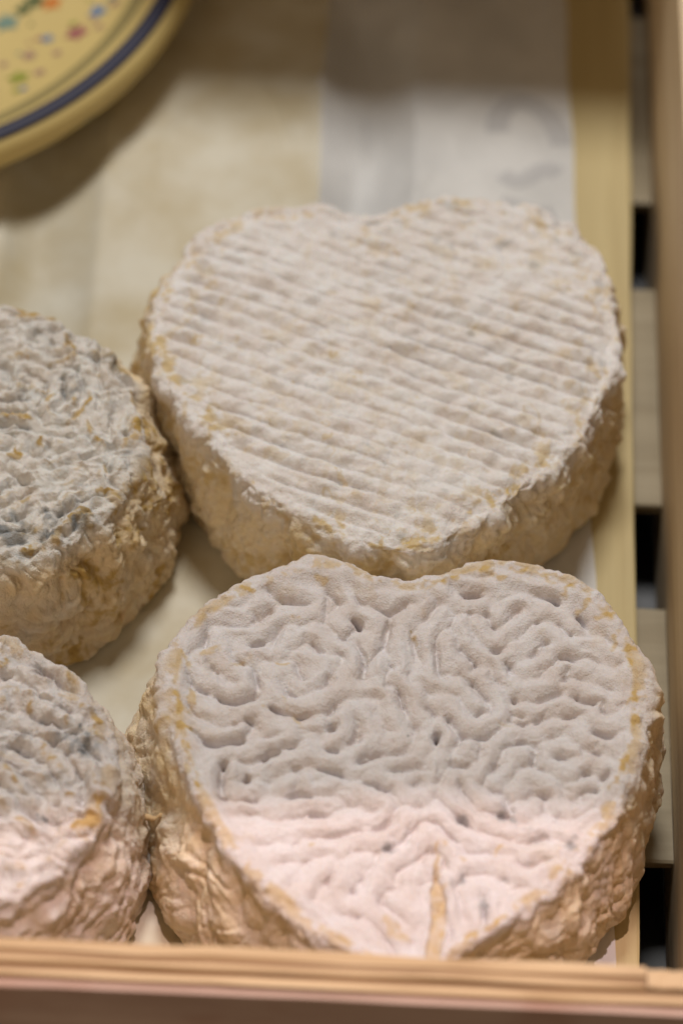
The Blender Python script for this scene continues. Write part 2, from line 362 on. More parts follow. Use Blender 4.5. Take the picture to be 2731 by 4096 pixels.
def cheese(name, outline, H, flare, Mc, nt_, ns, fields, m, seed, sharp=40, rr=0.22, dens=None, bulge=None):
    """solid with a traced plan: rows run from the middle of the top, over the rim, down the side and under"""
    O, per = resample(outline, 4000)
    O = smooth_loop(O, sharp)
    if dens is not None:      # columns packed where dens(angle) is high
        c0 = O.mean(0); ang = np.arctan2(O[:, 1]-c0[1], O[:, 0]-c0[0]); wgt = dens(ang)
        cum = np.r_[0, np.cumsum(wgt)][:-1]; cum = cum/(cum[-1]+wgt[-1])
        idx = np.interp(np.linspace(0, 1, Mc, endpoint=False), cum, np.arange(4000))
    else: idx = np.arange(Mc)*4000/Mc
    T = np.gradient(np.vstack([O[-2:], O, O[:2]]), axis=0)[2:-2]; NN = np.stack([T[:, 1], -T[:, 0]], 1)
    area = np.sum(O[:, 0]*np.roll(O[:, 1], -1)-np.roll(O[:, 0], -1)*O[:, 1])
    if area < 0: NN = -NN
    NN = smooth_loop(NN, 26); NN /= np.linalg.norm(NN, axis=1)[:, None]
    ii = idx.astype(int); Oc = O[ii]; Nc = NN[ii]; arc = idx/4000*per
    C = O.mean(0)
    rho = np.linspace(0, 1, nt_)**0.8; rho[0] = 0.004
    ph = np.linspace(0, 1, 14)[1:]*R(78)
    prof = [(rr*math.sin(a), H-rr*(1-math.cos(a))) for a in ph]
    o1, z1 = prof[-1]; tl = np.linspace(0, 1, ns)[1:]
    for t in tl:
        z = z1*(1-t)+0.15*t; prof.append((o1+(flare-o1)*(1-(1-t)**1.6)+0.10*math.sin(math.pi*t), z))
    prof += [(prof[-1][0]-0.12, 0.02), (prof[-1][0]-1.2, 0.0)]
    Wc = len(Oc); rows = []
    for q in rho: rows.append(np.column_stack([C+(Oc-C)*q, np.full(Wc, H)]))
    for o_, z_ in prof:
        ex = 1.0 if bulge is None else 1+bulge(Nc)*sst(H, 0.5, z_)
        rows.append(np.column_stack([Oc+Nc*o_*np.reshape(ex, (-1, 1)), np.full(Wc, z_)]))
    Pg = np.array(rows); nr = len(rows)
    # normals of the undisplaced form
    dv = np.gradient(Pg, axis=0); du = np.roll(Pg, -1, 1)-np.roll(Pg, 1, 1)
    Nm = np.cross(du, dv); ln = np.linalg.norm(Nm, axis=2, keepdims=True); Nm = Nm/np.maximum(ln, 1e-9)
    if area > 0: Nm = -Nm
    if Nm[nt_//2, 0, 2] < 0: Nm = -Nm
    Nm[:nt_-1] = (0, 0, 1)
    zz = Pg[:, :, 2].ravel(); P3 = Pg.reshape(-1, 3)
    rowi = np.repeat(np.arange(nr), Wc)
    side = sst(nt_-1, nt_+16, rowi.astype(float))
    edge = np.where(rowi < nt_, np.repeat(np.r_[rho, np.ones(nr-nt_)], Wc), 1.0)   # 0 middle .. 1 rim
    dist = np.linalg.norm(C+(Oc-C)-C, axis=1); inset = np.where(rowi < nt_, (1-edge)*np.tile(dist, nr), 0.0)
    dn = np.where(rowi >= nt_, H-zz, 0.0)
    A = dict(P=P3, top=P3[:, :2]-C, arc=np.tile(arc, nr), per=per, z=zz, side=side, inset=inset, down=dn, H=H, theta=np.arctan2(P3[:, 1]-C[1], P3[:, 0]-C[0]))
    h, attrs = fields(A)
    h = h*np.where(zz < 0.3, sst(-0.05, 0.3, zz), 1.0)
    Q = P3+Nm.reshape(-1, 3)*h[:, None]; Q[:, 2] = np.maximum(Q[:, 2], 0.0)
    loc = np.array([C[0], C[1], 0.0]); V = (Q-loc)*S
    a = (np.arange(nr-1)[:, None]*Wc+np.arange(Wc)[None, :]).ravel(); b = (np.arange(nr-1)[:, None]*Wc+(np.arange(Wc)+1)[None, :] % Wc).ravel()
    quads = np.stack([a, a+Wc, b+Wc, b], 1) if area > 0 else np.stack([a, b, b+Wc, a+Wc], 1)
    me = bpy.data.meshes.new(name); nv = len(V); nf = len(quads)
    me.vertices.add(nv); me.vertices.foreach_set('co', V.astype(np.float32).ravel())
    me.loops.add(nf*4); me.loops.foreach_set('vertex_index', quads.astype(np.int32).ravel())
    me.polygons.add(nf); me.polygons.foreach_set('loop_start', np.arange(0, nf*4, 4, dtype=np.int32))
    me.polygons.foreach_set('use_smooth', np.ones(nf, dtype=bool))
    me.update(calc_edges=True)
    for k, v in attrs.items():
        at = me.attributes.new(k, 'FLOAT', 'POINT'); at.data.foreach_set('value', np.clip(v, 0, 1).astype(np.float32))
    me.materials.append(m)
    o = bpy.data.objects.new(name, me); o.location = (C[0]*S, C[1]*S, (ZF+0.08)*S); link(o)
    return o

# places of creases, bare ochre streaks and grey mould on the tops: (width, strength, points in cm)
CREASE1 = [(0.07, 1, [(-2.59, 2.14), (-2.5, 1.87), (-2.42, 1.69), (-2.31, 1.6)]), (0.07, 1, [(-3.49, 1.91), (-3.42, 1.63), (-3.27, 1.28)]), (0.085, 0.62, [(-2.75, 1.44), (-2.7, 1.17)]), (0.11, 1, [(-1.87, 0.67), (-1.75, 0.91), (-1.61, 1.05)]), (0.085, 0.62, [(-2.53, 0.68), (-2.19, 0.68), (-1.87, 0.65)]), (0.085, 0.62, [(-3.02, 0.84), (-2.79, 0.74), (-2.53, 0.68)]), (0.07, 1, [(-0.55, 3.38), (-0.61, 3), (-0.68, 2.67), (-0.86, 2.38), (-1.04, 2.09), (-1.11, 1.92)]), (0.07, 1, [(-0.9, 3.64), (-0.55, 3.52), (-0.33, 3.68), (-0.18, 3.8)]), (0.07, 1, [(-2.23, 2.63), (-2.11, 2.4)]), (0.07, 1, [(-1.63, 2.71), (-1.48, 2.86), (-1.23, 3.2)]), (0.07, 1, [(-3.17, 2.34), (-3.04, 2.77), (-2.87, 3.15)]), (0.085, 0.62, [(-3.92, 2.3), (-3.63, 2.41), (-3.33, 2.61), (-3.04, 2.77)]), (0.07, 1, [(-3.56, 3.35), (-3.4, 3.22), (-3.22, 3.42), (-3.15, 3.52)]), (0.07, 1, [(-2, 3.3), (-1.97, 3.63), (-2.01, 4.06)]), (0.11, 1, [(-1.95, 4.01), (-1.67, 3.74)]), (0.07, 1, [(-3.37, 4.12), (-3.17, 3.82), (-2.89, 3.7), (-2.58, 3.67), (-2.32, 3.73)]), (0.07, 1, [(-4.43, 1.95), (-4.27, 1.77), (-4.16, 1.75)]), (0.07, 1, [(-4.86, 1.6), (-4.73, 1.33), (-4.46, 1.23)]), (0.07, 1, [(-4.23, 1.13), (-4.04, 1.01), (-3.77, 0.95), (-3.56, 1.08), (-3.26, 1.23)]), (0.07, 1, [(-4.46, -0.05), (-4.23, -0.13), (-3.9, -0.06), (-3.61, 0.06), (-3.44, 0.32), (-3.38, 0.59)]), (0.07, 1, [(-3.35, -0.7), (-3.14, -0.47), (-3.04, -0.31), (-2.75, -0.13), (-2.38, -0.03)]), (0.07, 1, [(-3.97, -1.43), (-3.99, -1.04), (-3.94, -0.64)]), (0.085, 0.62, [(-2.51, -0.61), (-2.39, -0.73), (-2.43, -1.04), (-2.53, -1.37)]), (0.085, 0.62, [(-2.14, -0.59), (-1.84, -0.66), (-1.58, -0.73), (-1.39, -0.88)]), (0.07, 1, [(-1.17, -0.47), (-1.12, -0.31), (-0.97, -0.22), (-0.64, -0.22), (-0.23, -0.13), (-0.01, -0.01)]), (0.11, 1, [(-1.72, 0.39), (-1.66, 0.51)]), (0.11, 1, [(-1.21, 0.33), (-1.19, 0.53)]), (0.07, 1, [(-0.39, 1.57), (-0.31, 1.3), (-0.23, 1.08)]), (0.085, 0.62, [(-1.02, 1.31), (-0.72, 1.21), (-0.62, 1.26)]), (0.11, 1, [(-1.89, 1.56), (-1.86, 1.72)]), (0.085, 0.62, [(-0.74, 0.6), (-0.55, 0.45), (-0.41, 0.42)]), (0.07, 1, [(-0.82, -0.93), (-0.69, -1.06), (-0.47, -1.07), (-0.4, -1.02)]), (0.07, 1, [(-0.52, -0.57), (-0.19, -0.57), (0.25, -0.46)]), (0.085, 0.62, [(-3.39, -1.27), (-3.24, -1.46)]), (0.085, 0.62, [(-2.13, -1.63), (-1.98, -1.71), (-1.8, -1.72)]), (0.085, 0.62, [(-1.48, -1.38), (-1.26, -1.54), (-1.15, -1.5)]), (0.07, 1, [(-0.12, 2.98), (-0.04, 2.7), (0.04, 2.47), (0.13, 2.2)]), (0.11, 1, [(-4.02, -1.43), (-3.89, -1.45)]), (0.11, 1, [(0.01, 0.55), (0.05, 0.44)]), (0.1, 0.35, [(-1.86, -0.22), (-1.68, -0.16)]), (0.11, 1, [(-4.58, 2.45), (-4.51, 2.69)]), (0.1, 0.35, [(-2.02, 0.22), (-1.94, 0.04)]), (0.1, 0.35, [(-0.55, 2.12), (-0.36, 2.1)]), (0.1, 0.35, [(-4.46, 3.06), (-4.08, 3.04)]), (0.1, 0.35, [(-4.12, 3.04), (-3.66, 2.97)]), (0.085, 0.62, [(-4.03, 2.15), (-3.75, 1.98), (-3.6, 1.95)]), (0.1, 0.35, [(-2.44, 0.33), (-2.03, 0.26)]), (0.1, 0.35, [(-1.18, 1.71), (-0.84, 1.78)]), (0.085, 0.62, [(-1.29, 2.63), (-0.97, 2.14)]), (0.1, 0.35, [(-3.74, -1.03), (-3.45, -0.97)]), (0.1, 0.35, [(-3.11, -0.99), (-2.96, -1.03)]), (0.085, 0.62, [(-1.43, 0.07), (-1.17, 0.13)]), (0.07, 1, [(0.42, 2.77), (0.42, 2.49), (0.45, 2.13), (0.53, 1.9), (0.66, 1.77)]), (0.11, 1, [(0.97, 2.62), (1.16, 2.42)]), (0.07, 1, [(1.21, 2.05), (1.27, 2.26)]), (0.07, 1, [(1.17, 1.84), (1.29, 1.67), (1.44, 1.45), (1.63, 1.25)]), (0.11, 1, [(1.69, 2.61), (1.79, 2.66)]), (0.07, 1, [(1.88, 2.34), (2.02, 2.26), (2.01, 1.94)]), (0.085, 0.62, [(1.61, 3.31), (1.58, 3.55)]), (0.07, 1, [(2.05, 3.48), (2.11, 3.67), (2.3, 3.8)]), (0.07, 1, [(2.49, 2.54), (2.6, 2.69)]), (0.11, 1, [(3.25, 2.56), (3.4, 2.47)]), (0.07, 1, [(3.22, 1.98), (3.28, 2.24)]), (0.11, 1, [(2.04, 1.46), (2.15, 1.37), (2.17, 1.51)]), (0.07, 1, [(2.53, 1.37), (2.79, 1.43), (3.05, 1.63), (3.2, 1.7)]), (0.11, 1, [(2.08, 0.8), (2.3, 0.75), (2.38, 0.82)]), (0.11, 1, [(2.11, 1.03), (2.3, 0.95)]), (0.07, 1, [(2.54, 0.71), (2.68, 0.92), (2.79, 1.11)]), (0.07, 1, [(3.12, 0.95), (3.31, 1.05), (3.61, 1.11)]), (0.07, 1, [(3.39, 1.55), (3.54, 1.45), (3.8, 1.42), (3.99, 1.45)]), (0.07, 1, [(4.02, 1.16), (4.04, 1.41)]), (0.11, 1, [(0.24, 1.04), (0.42, 0.89)]), (0.085, 0.62, [(0.2, 1.49), (0.39, 1.41)]), (0.07, 1, [(0.7, 0.91), (0.75, 0.73), (0.85, 0.51), (1, 0.34), (1.26, 0.33), (1.56, 0.39), (1.67, 0.55)]), (0.11, 1, [(0.45, 0.26), (0.54, 0.38)]), (0.11, 1, [(1.33, 0.94), (1.48, 1.04)]), (0.11, 1, [(-0.32, 1.26), (-0.24, 1.06)]), (0.085, 0.62, [(2.86, 0.46), (3.01, 0.42), (3.2, 0.68)]), (0.085, 0.62, [(3.64, 0.21), (3.82, 0.18), (3.94, 0.36)]), (0.07, 1, [(3.79, 0.62), (4.07, 0.51)]), (0.07, 1, [(2.47, -0.34), (2.54, -0.11), (2.6, 0.11)]), (0.085, 0.62, [(2.41, -0.34), (2.75, -0.39)]), (0.07, 1, [(2.97, -0.09), (3.12, -0.04), (3.3, -0.09)]), (0.07, 1, [(1.69, -0.58), (1.68, -0.38), (1.91, -0.28)]), (0.11, 1, [(0.73, -0.41), (0.94, -0.44), (1.1, -0.43)]), (0.07, 1, [(-0.28, -0.58), (0.09, -0.49), (0.35, -0.61)]), (0.11, 1, [(-0.01, -0.98), (0.13, -0.88)]), (0.085, 0.62, [(0.43, -0.93), (0.61, -0.79), (0.72, -0.57)]), (0.07, 1, [(0.94, -0.73), (1.02, -0.99), (1.2, -1.22)]), (0.085, 0.62, [(1.57, -1), (1.79, -1.08), (1.94, -1.02)]), (0.11, 1, [(2.39, -1.13), (2.52, -0.99)]), (0.07, 1, [(2.52, -0.99), (2.85, -1.06)]), (0.085, 0.62, [(2.74, -1.11), (2.76, -1.46)]), (0.085, 0.62, [(0.11, -1.38), (0.15, -1.62)]), (0.085, 0.62, [(0.76, 3.12), (0.77, 3.31), (0.9, 3.63)]), (0.07, 1, [(1.01, 3.99), (1.15, 4.07), (1.45, 4.2)]), (0.085, 0.62, [(2.49, 4.22), (2.8, 4.11), (3.22, 3.87)]), (0.07, 1, [(3.41, 3.7), (3.6, 3.52), (3.73, 3.29)]), (0.085, 0.62, [(2.68, 1.95), (2.7, 2.2)]), (0.085, 0.62, [(1.6, 1.87), (1.79, 1.83)]), (0.1, 0.35, [(2.22, 3.02), (2.26, 3.21)]), (0.085, 0.62, [(4.33, 1.29), (4.5, 1.39)]), (0.085, 0.62, [(0.13, 3.13), (0.27, 3.57), (0.53, 3.87)]), (0.1, 0.35, [(2.95, 3.43), (3.06, 3.39)]), (0.085, 0.62, [(3.47, 2.02), (3.58, 1.93)]), (0.1, 0.35, [(3.74, 2.59), (3.93, 2.41)]), (0.085, 0.62, [(4.07, 1.82), (4.18, 1.73)]), (0.085, 0.62, [(3.33, -1.17), (3.48, -1.25)]), (0.085, 0.62, [(3.92, -0.61), (4.11, -0.47)]), (0.1, 0.35, [(3.63, -0.41), (3.78, -0.49)]), (0.1, 0.35, [(1.26, 0.17), (1.49, 0.01)]), (0.085, 0.62, [(2.3, 0.32), (2.64, 0.11)]), (0.07, 1, [(1.94, -1.16), (2.08, -1.45)]), (0.085, 0.62, [(3.04, -0.79), (3.26, -0.91)]), (0.08, 0.55, [(-2.11, -2.35), (-1.71, -2.29), (-0.79, -2.16)]), (0.08, 0.9, [(-0.61, -2.08), (-0.48, -1.94)]), (0.08, 0.55, [(-1.89, -2.76), (-1.6, -2.71)]), (0.08, 0.55, [(-1.11, -2.61), (-0.85, -2.61)]), (0.08, 0.55, [(-0.25, -2.6), (-0.13, -2.32), (0.06, -1.77)]), (0.09, 1, [(0.95, -1.8), (1.12, -1.8)]), (0.1, 1, [(1.81, -1.59), (2.01, -1.57)]), (0.08, 0.8, [(-0.52, -2.54), (-0.39, -2.55)]), (0.08, 0.55, [(2.72, -1.51), (2.76, -1.07)]), (0.05, 0.5, [(0.19, -2.23), (0.21, -2.69), (0.27, -3.34)]), (0.05, 0.5, [(0.53, -2.21), (0.57, -2.82), (0.58, -3.36)]), (0.07, 0.8, [(1.48, -3.54), (1.54, -4.29)]), (0.08, 0.55, [(-1.17, -3.56), (-1.01, -3.27)]), (0.08, 0.55, [(-0.77, -2.97), (-0.67, -2.62)]), (0.08, 0.55, [(-0.45, -3.98), (-0.63, -3.63)]), (0.08, 0.8, [(1.89, -3.14), (1.98, -3.17)]), (0.08, 0.55, [(-1.95, -3.83), (-1.86, -3.45)]), (0.08, 0.55, [(-2.67, -3.01), (-2.44, -2.95)]), (0.08, 0.55, [(1.13, -2.56), (1.62, -2.5)]), (0.08, 0.55, [(2.38, -2.84), (2.61, -2.6)]), (0.08, 0.55, [(-3.15, -2.56), (-2.85, -2.58)]), (0.08, 0.55, [(3.1, -2.15), (3.37, -2.33)]), (0.08, 0.55, [(2.31, -2.19), (2.71, -2.09)]), (0.08, 0.55, [(1.52, -2), (1.72, -2.22)]), (0.08, 0.55, [(2.05, -3.58), (2.18, -3.35)]), (0.08, 0.55, [(1.2, -3.1), (1.59, -3)]), (0.08, 0.55, [(-1.38, -4.14), (-1.06, -4.2)]), (0.08, 0.55, [(-0.24, -3.02), (-0.05, -2.86)]), (0.08, 0.55, [(-2.27, -3.13), (-2.14, -2.97)]), (0.08, 0.55, [(2.84, -1.7), (3.01, -1.53)]), (0.08, 0.55, [(2.18, -1.81), (2.44, -1.87)]), (0.08, 0.55, [(0.73, -2.12), (0.93, -2.27)]), (0.05, 0.7, [(1.01, -4.72), (1.28, -4.49), (1.6, -4.36)])]
MOLD1 = [(0.13, 1, [(-0.49, -2.53), (-0.42, -2.55)]), (0.16, 1, [(0.99, -1.8), (1.09, -1.81)]), (0.2, 1, [(1.88, -1.57), (2.01, -1.6)]), (0.14, 1, [(3.23, -2.34), (3.37, -2.17)]), (0.1, 0.8, [(1.48, -3.54), (1.53, -3.91)]), (0.15, 0.5, [(0.87, -3.27), (1.07, -3.18)]), (0.12, 0.6, [(2.94, -1.61), (3.01, -1.53)]), (0.2, 0.45, [(2.44, -1.95), (2.77, -2.17)]), (0.1, 0.5, [(1.95, -3.12), (1.98, -3.17)])]
TAN1 = [(0.09, 0.9, [(0.49, -3.48), (0.55, -3.36), (0.78, -3.39)]), (0.16, 0.8, [(-0.34, -4.46), (-0.07, -4.67)]), (0.07, 0.8, [(0.65, -2.36), (0.7, -2.47)]), (0.08, 0.8, [(1.03, -2.74), (1.1, -2.8)]), (0.09, 0.8, [(1.72, -2.53), (1.84, -2.41)]), (0.12, 0.7, [(-0.47, -4.24), (-0.27, -4.34)]), (0.08, 0.7, [(-2.1, -2.47), (-2.03, -2.52)]), (0.06, 0.8, [(0.53, -2.21), (0.57, -2.75), (0.55, -3.28)]), (0.05, 0.8, [(1.02, -4.76), (1.28, -4.49), (1.67, -4.32), (2.05, -3.96)]), (0.09, 0.9, [(-5.06, 2.12), (-4.92, 1.97), (-4.76, 1.77)]), (0.1, 1, [(-4.8, 1.28), (-4.76, 0.92), (-4.78, 0.6)]), (0.09, 0.8, [(-4.64, 2.21), (-4.23, 2.35)]), (0.07, 0.8, [(-3.9, 3.93), (-3.61, 3.92)]), (0.13, 0.7, [(-5.28, 0.67), (-5.28, 0.35), (-5.21, 0.13)]), (0.12, 0.7, [(-5.08, 0.99), (-4.95, 0.64)]), (0.09, 0.8, [(-4.98, 0.28), (-4.73, 0.2)]), (0.09, 0.8, [(-4.86, -0.12), (-4.79, -0.38)]), (0.16, 0.5, [(-3.9, 1.88), (-3.61, 2.13)]), (0.06, 0.8, [(-2.97, 2.05), (-2.78, 2.02)]), (0.06, 0.7, [(-2.72, 3.28), (-2.53, 3.22)]), (0.1, 0.6, [(-3.19, 0.83), (-3.06, 0.83)]), (0.1, 0.5, [(-2.85, 1.12), (-2.4, 0.38)]), (0.09, 0.8, [(-2.19, 4.36), (-2.03, 4.27)]), (0.06, 0.7, [(-4.65, -1.08), (-4.45, -1.28)]), (0.12, 0.9, [(1.41, 4.71), (1.6, 4.65)]), (0.1, 0.8, [(0.57, 4.3), (0.79, 4.53)]), (0.07, 0.9, [(1.78, 4.56), (1.91, 4.5)]), (0.1, 0.8, [(1.99, 4.76), (2.3, 4.71)]), (0.1, 0.8, [(2.8, 4.59), (2.92, 4.48)]), (0.07, 0.9, [(3.18, 4.11), (3.32, 4.36)]), (0.08, 0.9, [(3.49, 3.77), (3.7, 3.95)]), (0.13, 0.8, [(3.94, 3.54), (4.14, 3.64)]), (0.08, 0.9, [(4.26, 3.08), (4.29, 2.76)]), (0.08, 0.9, [(4.54, 2.72), (4.67, 2.8)]), (0.07, 0.9, [(4.55, 2.45), (4.59, 2.29)]), (0.09, 0.9, [(4.59, 1.39), (4.73, 1.63)]), (0.12, 0.8, [(4.62, 0.85), (4.69, 0.9)]), (0.1, 0.5, [(2.91, 3.45), (3.06, 3.42)]), (0.12, 0.4, [(2.53, 3.22), (2.68, 3.28)]), (0.12, 0.5, [(1.82, 0.74), (1.97, 0.66)]), (0.1, 0.4, [(0.12, 3.46), (0.27, 3.66)]), (0.06, 0.8, [(-0.14, 2.98), (-0.02, 2.7)]), (0.1, 0.8, [(4.45, -0.14), (4.41, -0.45)]), (0.08, 0.8, [(4.1, -0.86), (4.29, -0.64)])]
TAN3 = [(0.1, 1, [(0.61, 3.77), (0.94, 3.75), (1.22, 3.65), (1.76, 3.56)]), (0.07, 0.9, [(1.6, 2.14), (2.2, 2.33), (2.31, 2.1)]), (0.08, 1, [(2.12, 0.22), (2.38, 0.58), (2.62, 0.9), (2.66, 1.05)]), (0.06, 0.9, [(2.3, 0.46), (2.63, 0.33), (2.78, 0), (3.03, -0.25)]), (0.1, 1, [(1.93, 3.02), (2.02, 2.63), (2.21, 2.57)]), (0.12, 0.6, [(0.73, 2.24), (1.06, 2.26)]), (0.12, 0.7, [(1, 1.33), (1.2, 1.38)]), (0.05, 0.9, [(1.44, 1.28), (1.68, 1.26)]), (0.07, 0.9, [(1.71, 0.92), (1.78, 1.11)]), (0.09, 1, [(0.65, 0.44), (1, 0.46), (1.41, 0.37)]), (0.07, 0.9, [(1.64, -0.22), (1.74, -0.4)]), (0.08, 0.9, [(0.99, -0.66), (1.25, -0.61)]), (0.05, 0.9, [(1.08, -0.36), (1.13, -0.58)]), (0.13, 0.9, [(1.09, -2.23), (1.41, -1.95), (1.64, -1.76)]), (0.11, 1, [(2.12, -3.24), (2.26, -2.87), (2.46, -2.61), (2.69, -2.28), (2.88, -2.23), (2.93, -2.48)]), (0.13, 1, [(3.72, 0.51), (3.81, 0.06), (3.52, -0.18)]), (0.11, 1, [(3.27, 2.24), (3.36, 1.86)]), (0.05, 0.9, [(2.97, -1.57), (3.13, -1.49), (3.39, -1.48)]), (0.08, 0.9, [(2.6, 2.82), (2.87, 2.8)]), (0.05, 0.9, [(2.57, 1.81), (2.75, 1.74)]), (0.07, 0.9, [(3.57, 1.37), (3.69, 0.92)]), (0.07, 0.8, [(0.79, 3.46), (0.91, 3.43)]), (0.08, 0.8, [(1.48, -3.31), (1.74, -3.33)]), (0.05, 0.8, [(3.16, -0.79), (3.21, -1.05)]), (0.06, 0.8, [(2.28, 1.03), (2.32, 0.92)]), (0.06, 0.8, [(2.42, 2.11), (2.52, 2.04)]), (0.2, 0.5, [(1.41, -2.89), (1.68, -2.69)])]
CREASE3 = [(0.2, 1, [(0.5, 1.96), (0.71, 1.85)]), (0.13, 1, [(2, 1.28), (2.11, 1.06)]), (0.12, 1, [(2.14, 2.02), (2.26, 1.99)]), (0.15, 1, [(0.77, 0.07), (1.06, 0.16), (1.25, 0.25)]), (0.13, 1, [(1.51, 0.6), (1.68, 0.35)]), (0.12, 0.9, [(1.8, -0.02), (2.15, -0.07), (2.55, -0.05)]), (0.15, 1, [(2.6, -0.64), (2.93, -0.47)]), (0.12, 0.9, [(3.16, -0.79), (3.21, -1.01)]), (0.13, 0.9, [(0.98, -1.1), (1.49, -1.37)]), (0.14, 0.9, [(2.75, 2.48), (2.8, 2.21)]), (0.2, 0.9, [(0.45, 3.25), (0.64, 3.18)]), (0.1, 0.9, [(2, 2.94), (2.05, 2.67)]), (0.13, 1, [(2.23, -2.3), (2.47, -2.04)]), (0.12, 0.7, [(2.02, 0.67), (2.2, 0.64)]), (0.14, 0.7, [(0.72, 0.93), (1.18, 1)]), (0.12, 0.7, [(3.07, 1.38), (3.29, 0.9)]), (0.1, 0.7, [(3.17, 0.51), (3.18, 0.02)]), (0.12, 0.7, [(0.86, 1.59), (1.06, 1.57)]), (0.15, 0.7, [(1.37, 2.99), (1.63, 3.04)]), (0.12, 0.7, [(1.63, 2.45), (1.87, 2.43)]), (0.1, 0.8, [(2.83, 1.14), (2.83, 0.76)]), (0.12, 0.7, [(1.99, -0.57), (2.24, -0.51)]), (0.12, 0.7, [(2.66, -1.34), (2.88, -1.18)]), (0.13, 0.7, [(1.52, -1.62), (1.79, -1.5)]), (0.1, 0.8, [(2.71, -1.88), (2.92, -1.72)]), (0.12, 0.8, [(1.36, -2.35), (1.49, -2.27)]), (0.12, 0.7, [(2.45, 1.15), (2.36, 0.8)]), (0.12, 0.7, [(1.56, -0.63), (1.46, -0.45)]), (0.12, 0.7, [(3.24, -0.38), (3.31, -0.19)]), (0.1, 0.7, [(1.09, 1.88), (1.49, 1.75)])]
MOLD3 = [(0.45, 1, [(1.02, -2.66), (1.22, -2.9)]), (0.3, 0.7, [(1.92, -2.29), (2.05, -2.42)]), (0.22, 0.6, [(1.98, -2.96), (2.06, -2.89)]), (0.2, 0.8, [(2.66, -2.6), (2.87, -2.41)]), (0.3, 0.5, [(3.74, -0.5), (3.89, -0.49)]), (0.4, 0.4, [(3.45, -0.78), (3.64, -0.69)]), (0.22, 0.7, [(2.65, 2.98), (2.74, 2.95)]), (0.25, 0.5, [(3.07, 2.19), (3.19, 2.08)]), (0.2, 0.7, [(2, 1.2), (2.12, 1.21)]), (0.25, 0.35, [(0.89, 0.95), (1.17, 1.04)]), (0.35, 0.3, [(1.69, -1.36), (2.04, -1.45)]), (0.3, 0.3, [(0.99, 2.96), (1.29, 2.9)]), (0.3, 0.5, [(2.88, -1.91), (2.72, -1.99)]), (0.3, 0.4, [(1.19, -3.54), (1.47, -3.52)])]
TAN4 = [(0.12, 0.9, [(1.14, 2.88), (1.14, 2.7)]), (0.12, 0.8, [(1.76, 1.9), (1.83, 1.64)]), (0.12, 0.9, [(2.13, 0.8), (2.22, 0.59), (2.64, 0.23)]), (0.07, 0.9, [(1.45, 0.08), (1.7, -0.28)]), (0.13, 0.8, [(1.74, -1.07), (2.01, -1.26), (2.31, -1.53)]), (0.08, 1, [(2.93, 1.79), (3.12, 1.71)]), (0.1, 1, [(3.13, 1.58), (3.33, 1.38)]), (0.14, 0.7, [(3.44, -0.27), (3.52, -0.6)]), (0.14, 0.8, [(3.1, -1.33), (3.36, -1.11)]), (0.06, 0.8, [(2.75, -0.56), (2.92, -0.47)]), (0.3, 0.5, [(1.57, -2.14), (1.78, -2.17)]), (0.09, 0.7, [(1.51, 2.02), (1.63, 1.94)]), (0.1, 0.7, [(2.7, -1.55), (2.76, -1.47)]), (0.07, 0.8, [(2.6, 1.47), (2.69, 1.3)]), (0.09, 0.7, [(1.95, -2.81), (2.18, -2.71)])]
CREASE4 = [(0.2, 1, [(1.21, 2.48), (1.38, 2.58)]), (0.12, 1, [(1.96, 2.57), (2.11, 2.53)]), (0.15, 0.9, [(1.76, 2.78), (1.92, 2.66)]), (0.12, 0.8, [(2.35, 2.5), (2.4, 2.33)]), (0.12, 1, [(2.37, 1.67), (2.73, 1.69)]), (0.17, 1, [(1.49, 0.76), (1.83, 0.57)]), (0.22, 0.9, [(1.58, 0.94), (1.75, 0.99)]), (0.2, 1, [(2.44, 0.86), (2.82, 1.05)]), (0.13, 0.7, [(2.48, 1.2), (2.66, 1.17)]), (0.22, 0.8, [(2.72, 0.53), (3.07, 0.64)]), (0.15, 0.7, [(2.38, 0.01), (2.71, -0.14)]), (0.08, 0.9, [(2.33, -1), (2.59, -1.19), (2.84, -1.2)]), (0.15, 0.6, [(1.72, 1.68), (2.01, 1.35)]), (0.1, 0.8, [(2.22, 1.36), (2.4, 1.29)]), (0.12, 0.8, [(2.94, 0.04), (3.03, -0.13)]), (0.1, 0.7, [(3.1, -0.54), (3.14, -0.66)]), (0.15, 0.6, [(1.62, -0.54), (1.98, -0.6)]), (0.15, 0.6, [(2.21, -0.42), (2.46, -0.53)]), (0.12, 0.6, [(1.27, 1.57), (1.53, 1.5)]), (0.15, 0.6, [(1.98, 1.96), (2.15, 2.1)])]
MOLD4 = [(0.07, 1, [(2.93, 1.21), (2.95, 1.14)]), (0.35, 0.6, [(2.78, 0.62), (3.1, 0.72)]), (0.06, 0.9, [(2.26, -0.94), (2.39, -1.06)]), (0.3, 0.5, [(1.45, 1.15), (1.63, 0.77)]), (0.3, 0.4, [(2.39, 1.03), (2.68, 0.96)]), (0.3, 0.3, [(1.45, 1.93), (1.34, 2.32)]), (0.25, 0.3, [(2.06, -0.72), (1.65, -0.79)]), (0.25, 0.4, [(2.32, 1.02), (2.09, 1.18)])]

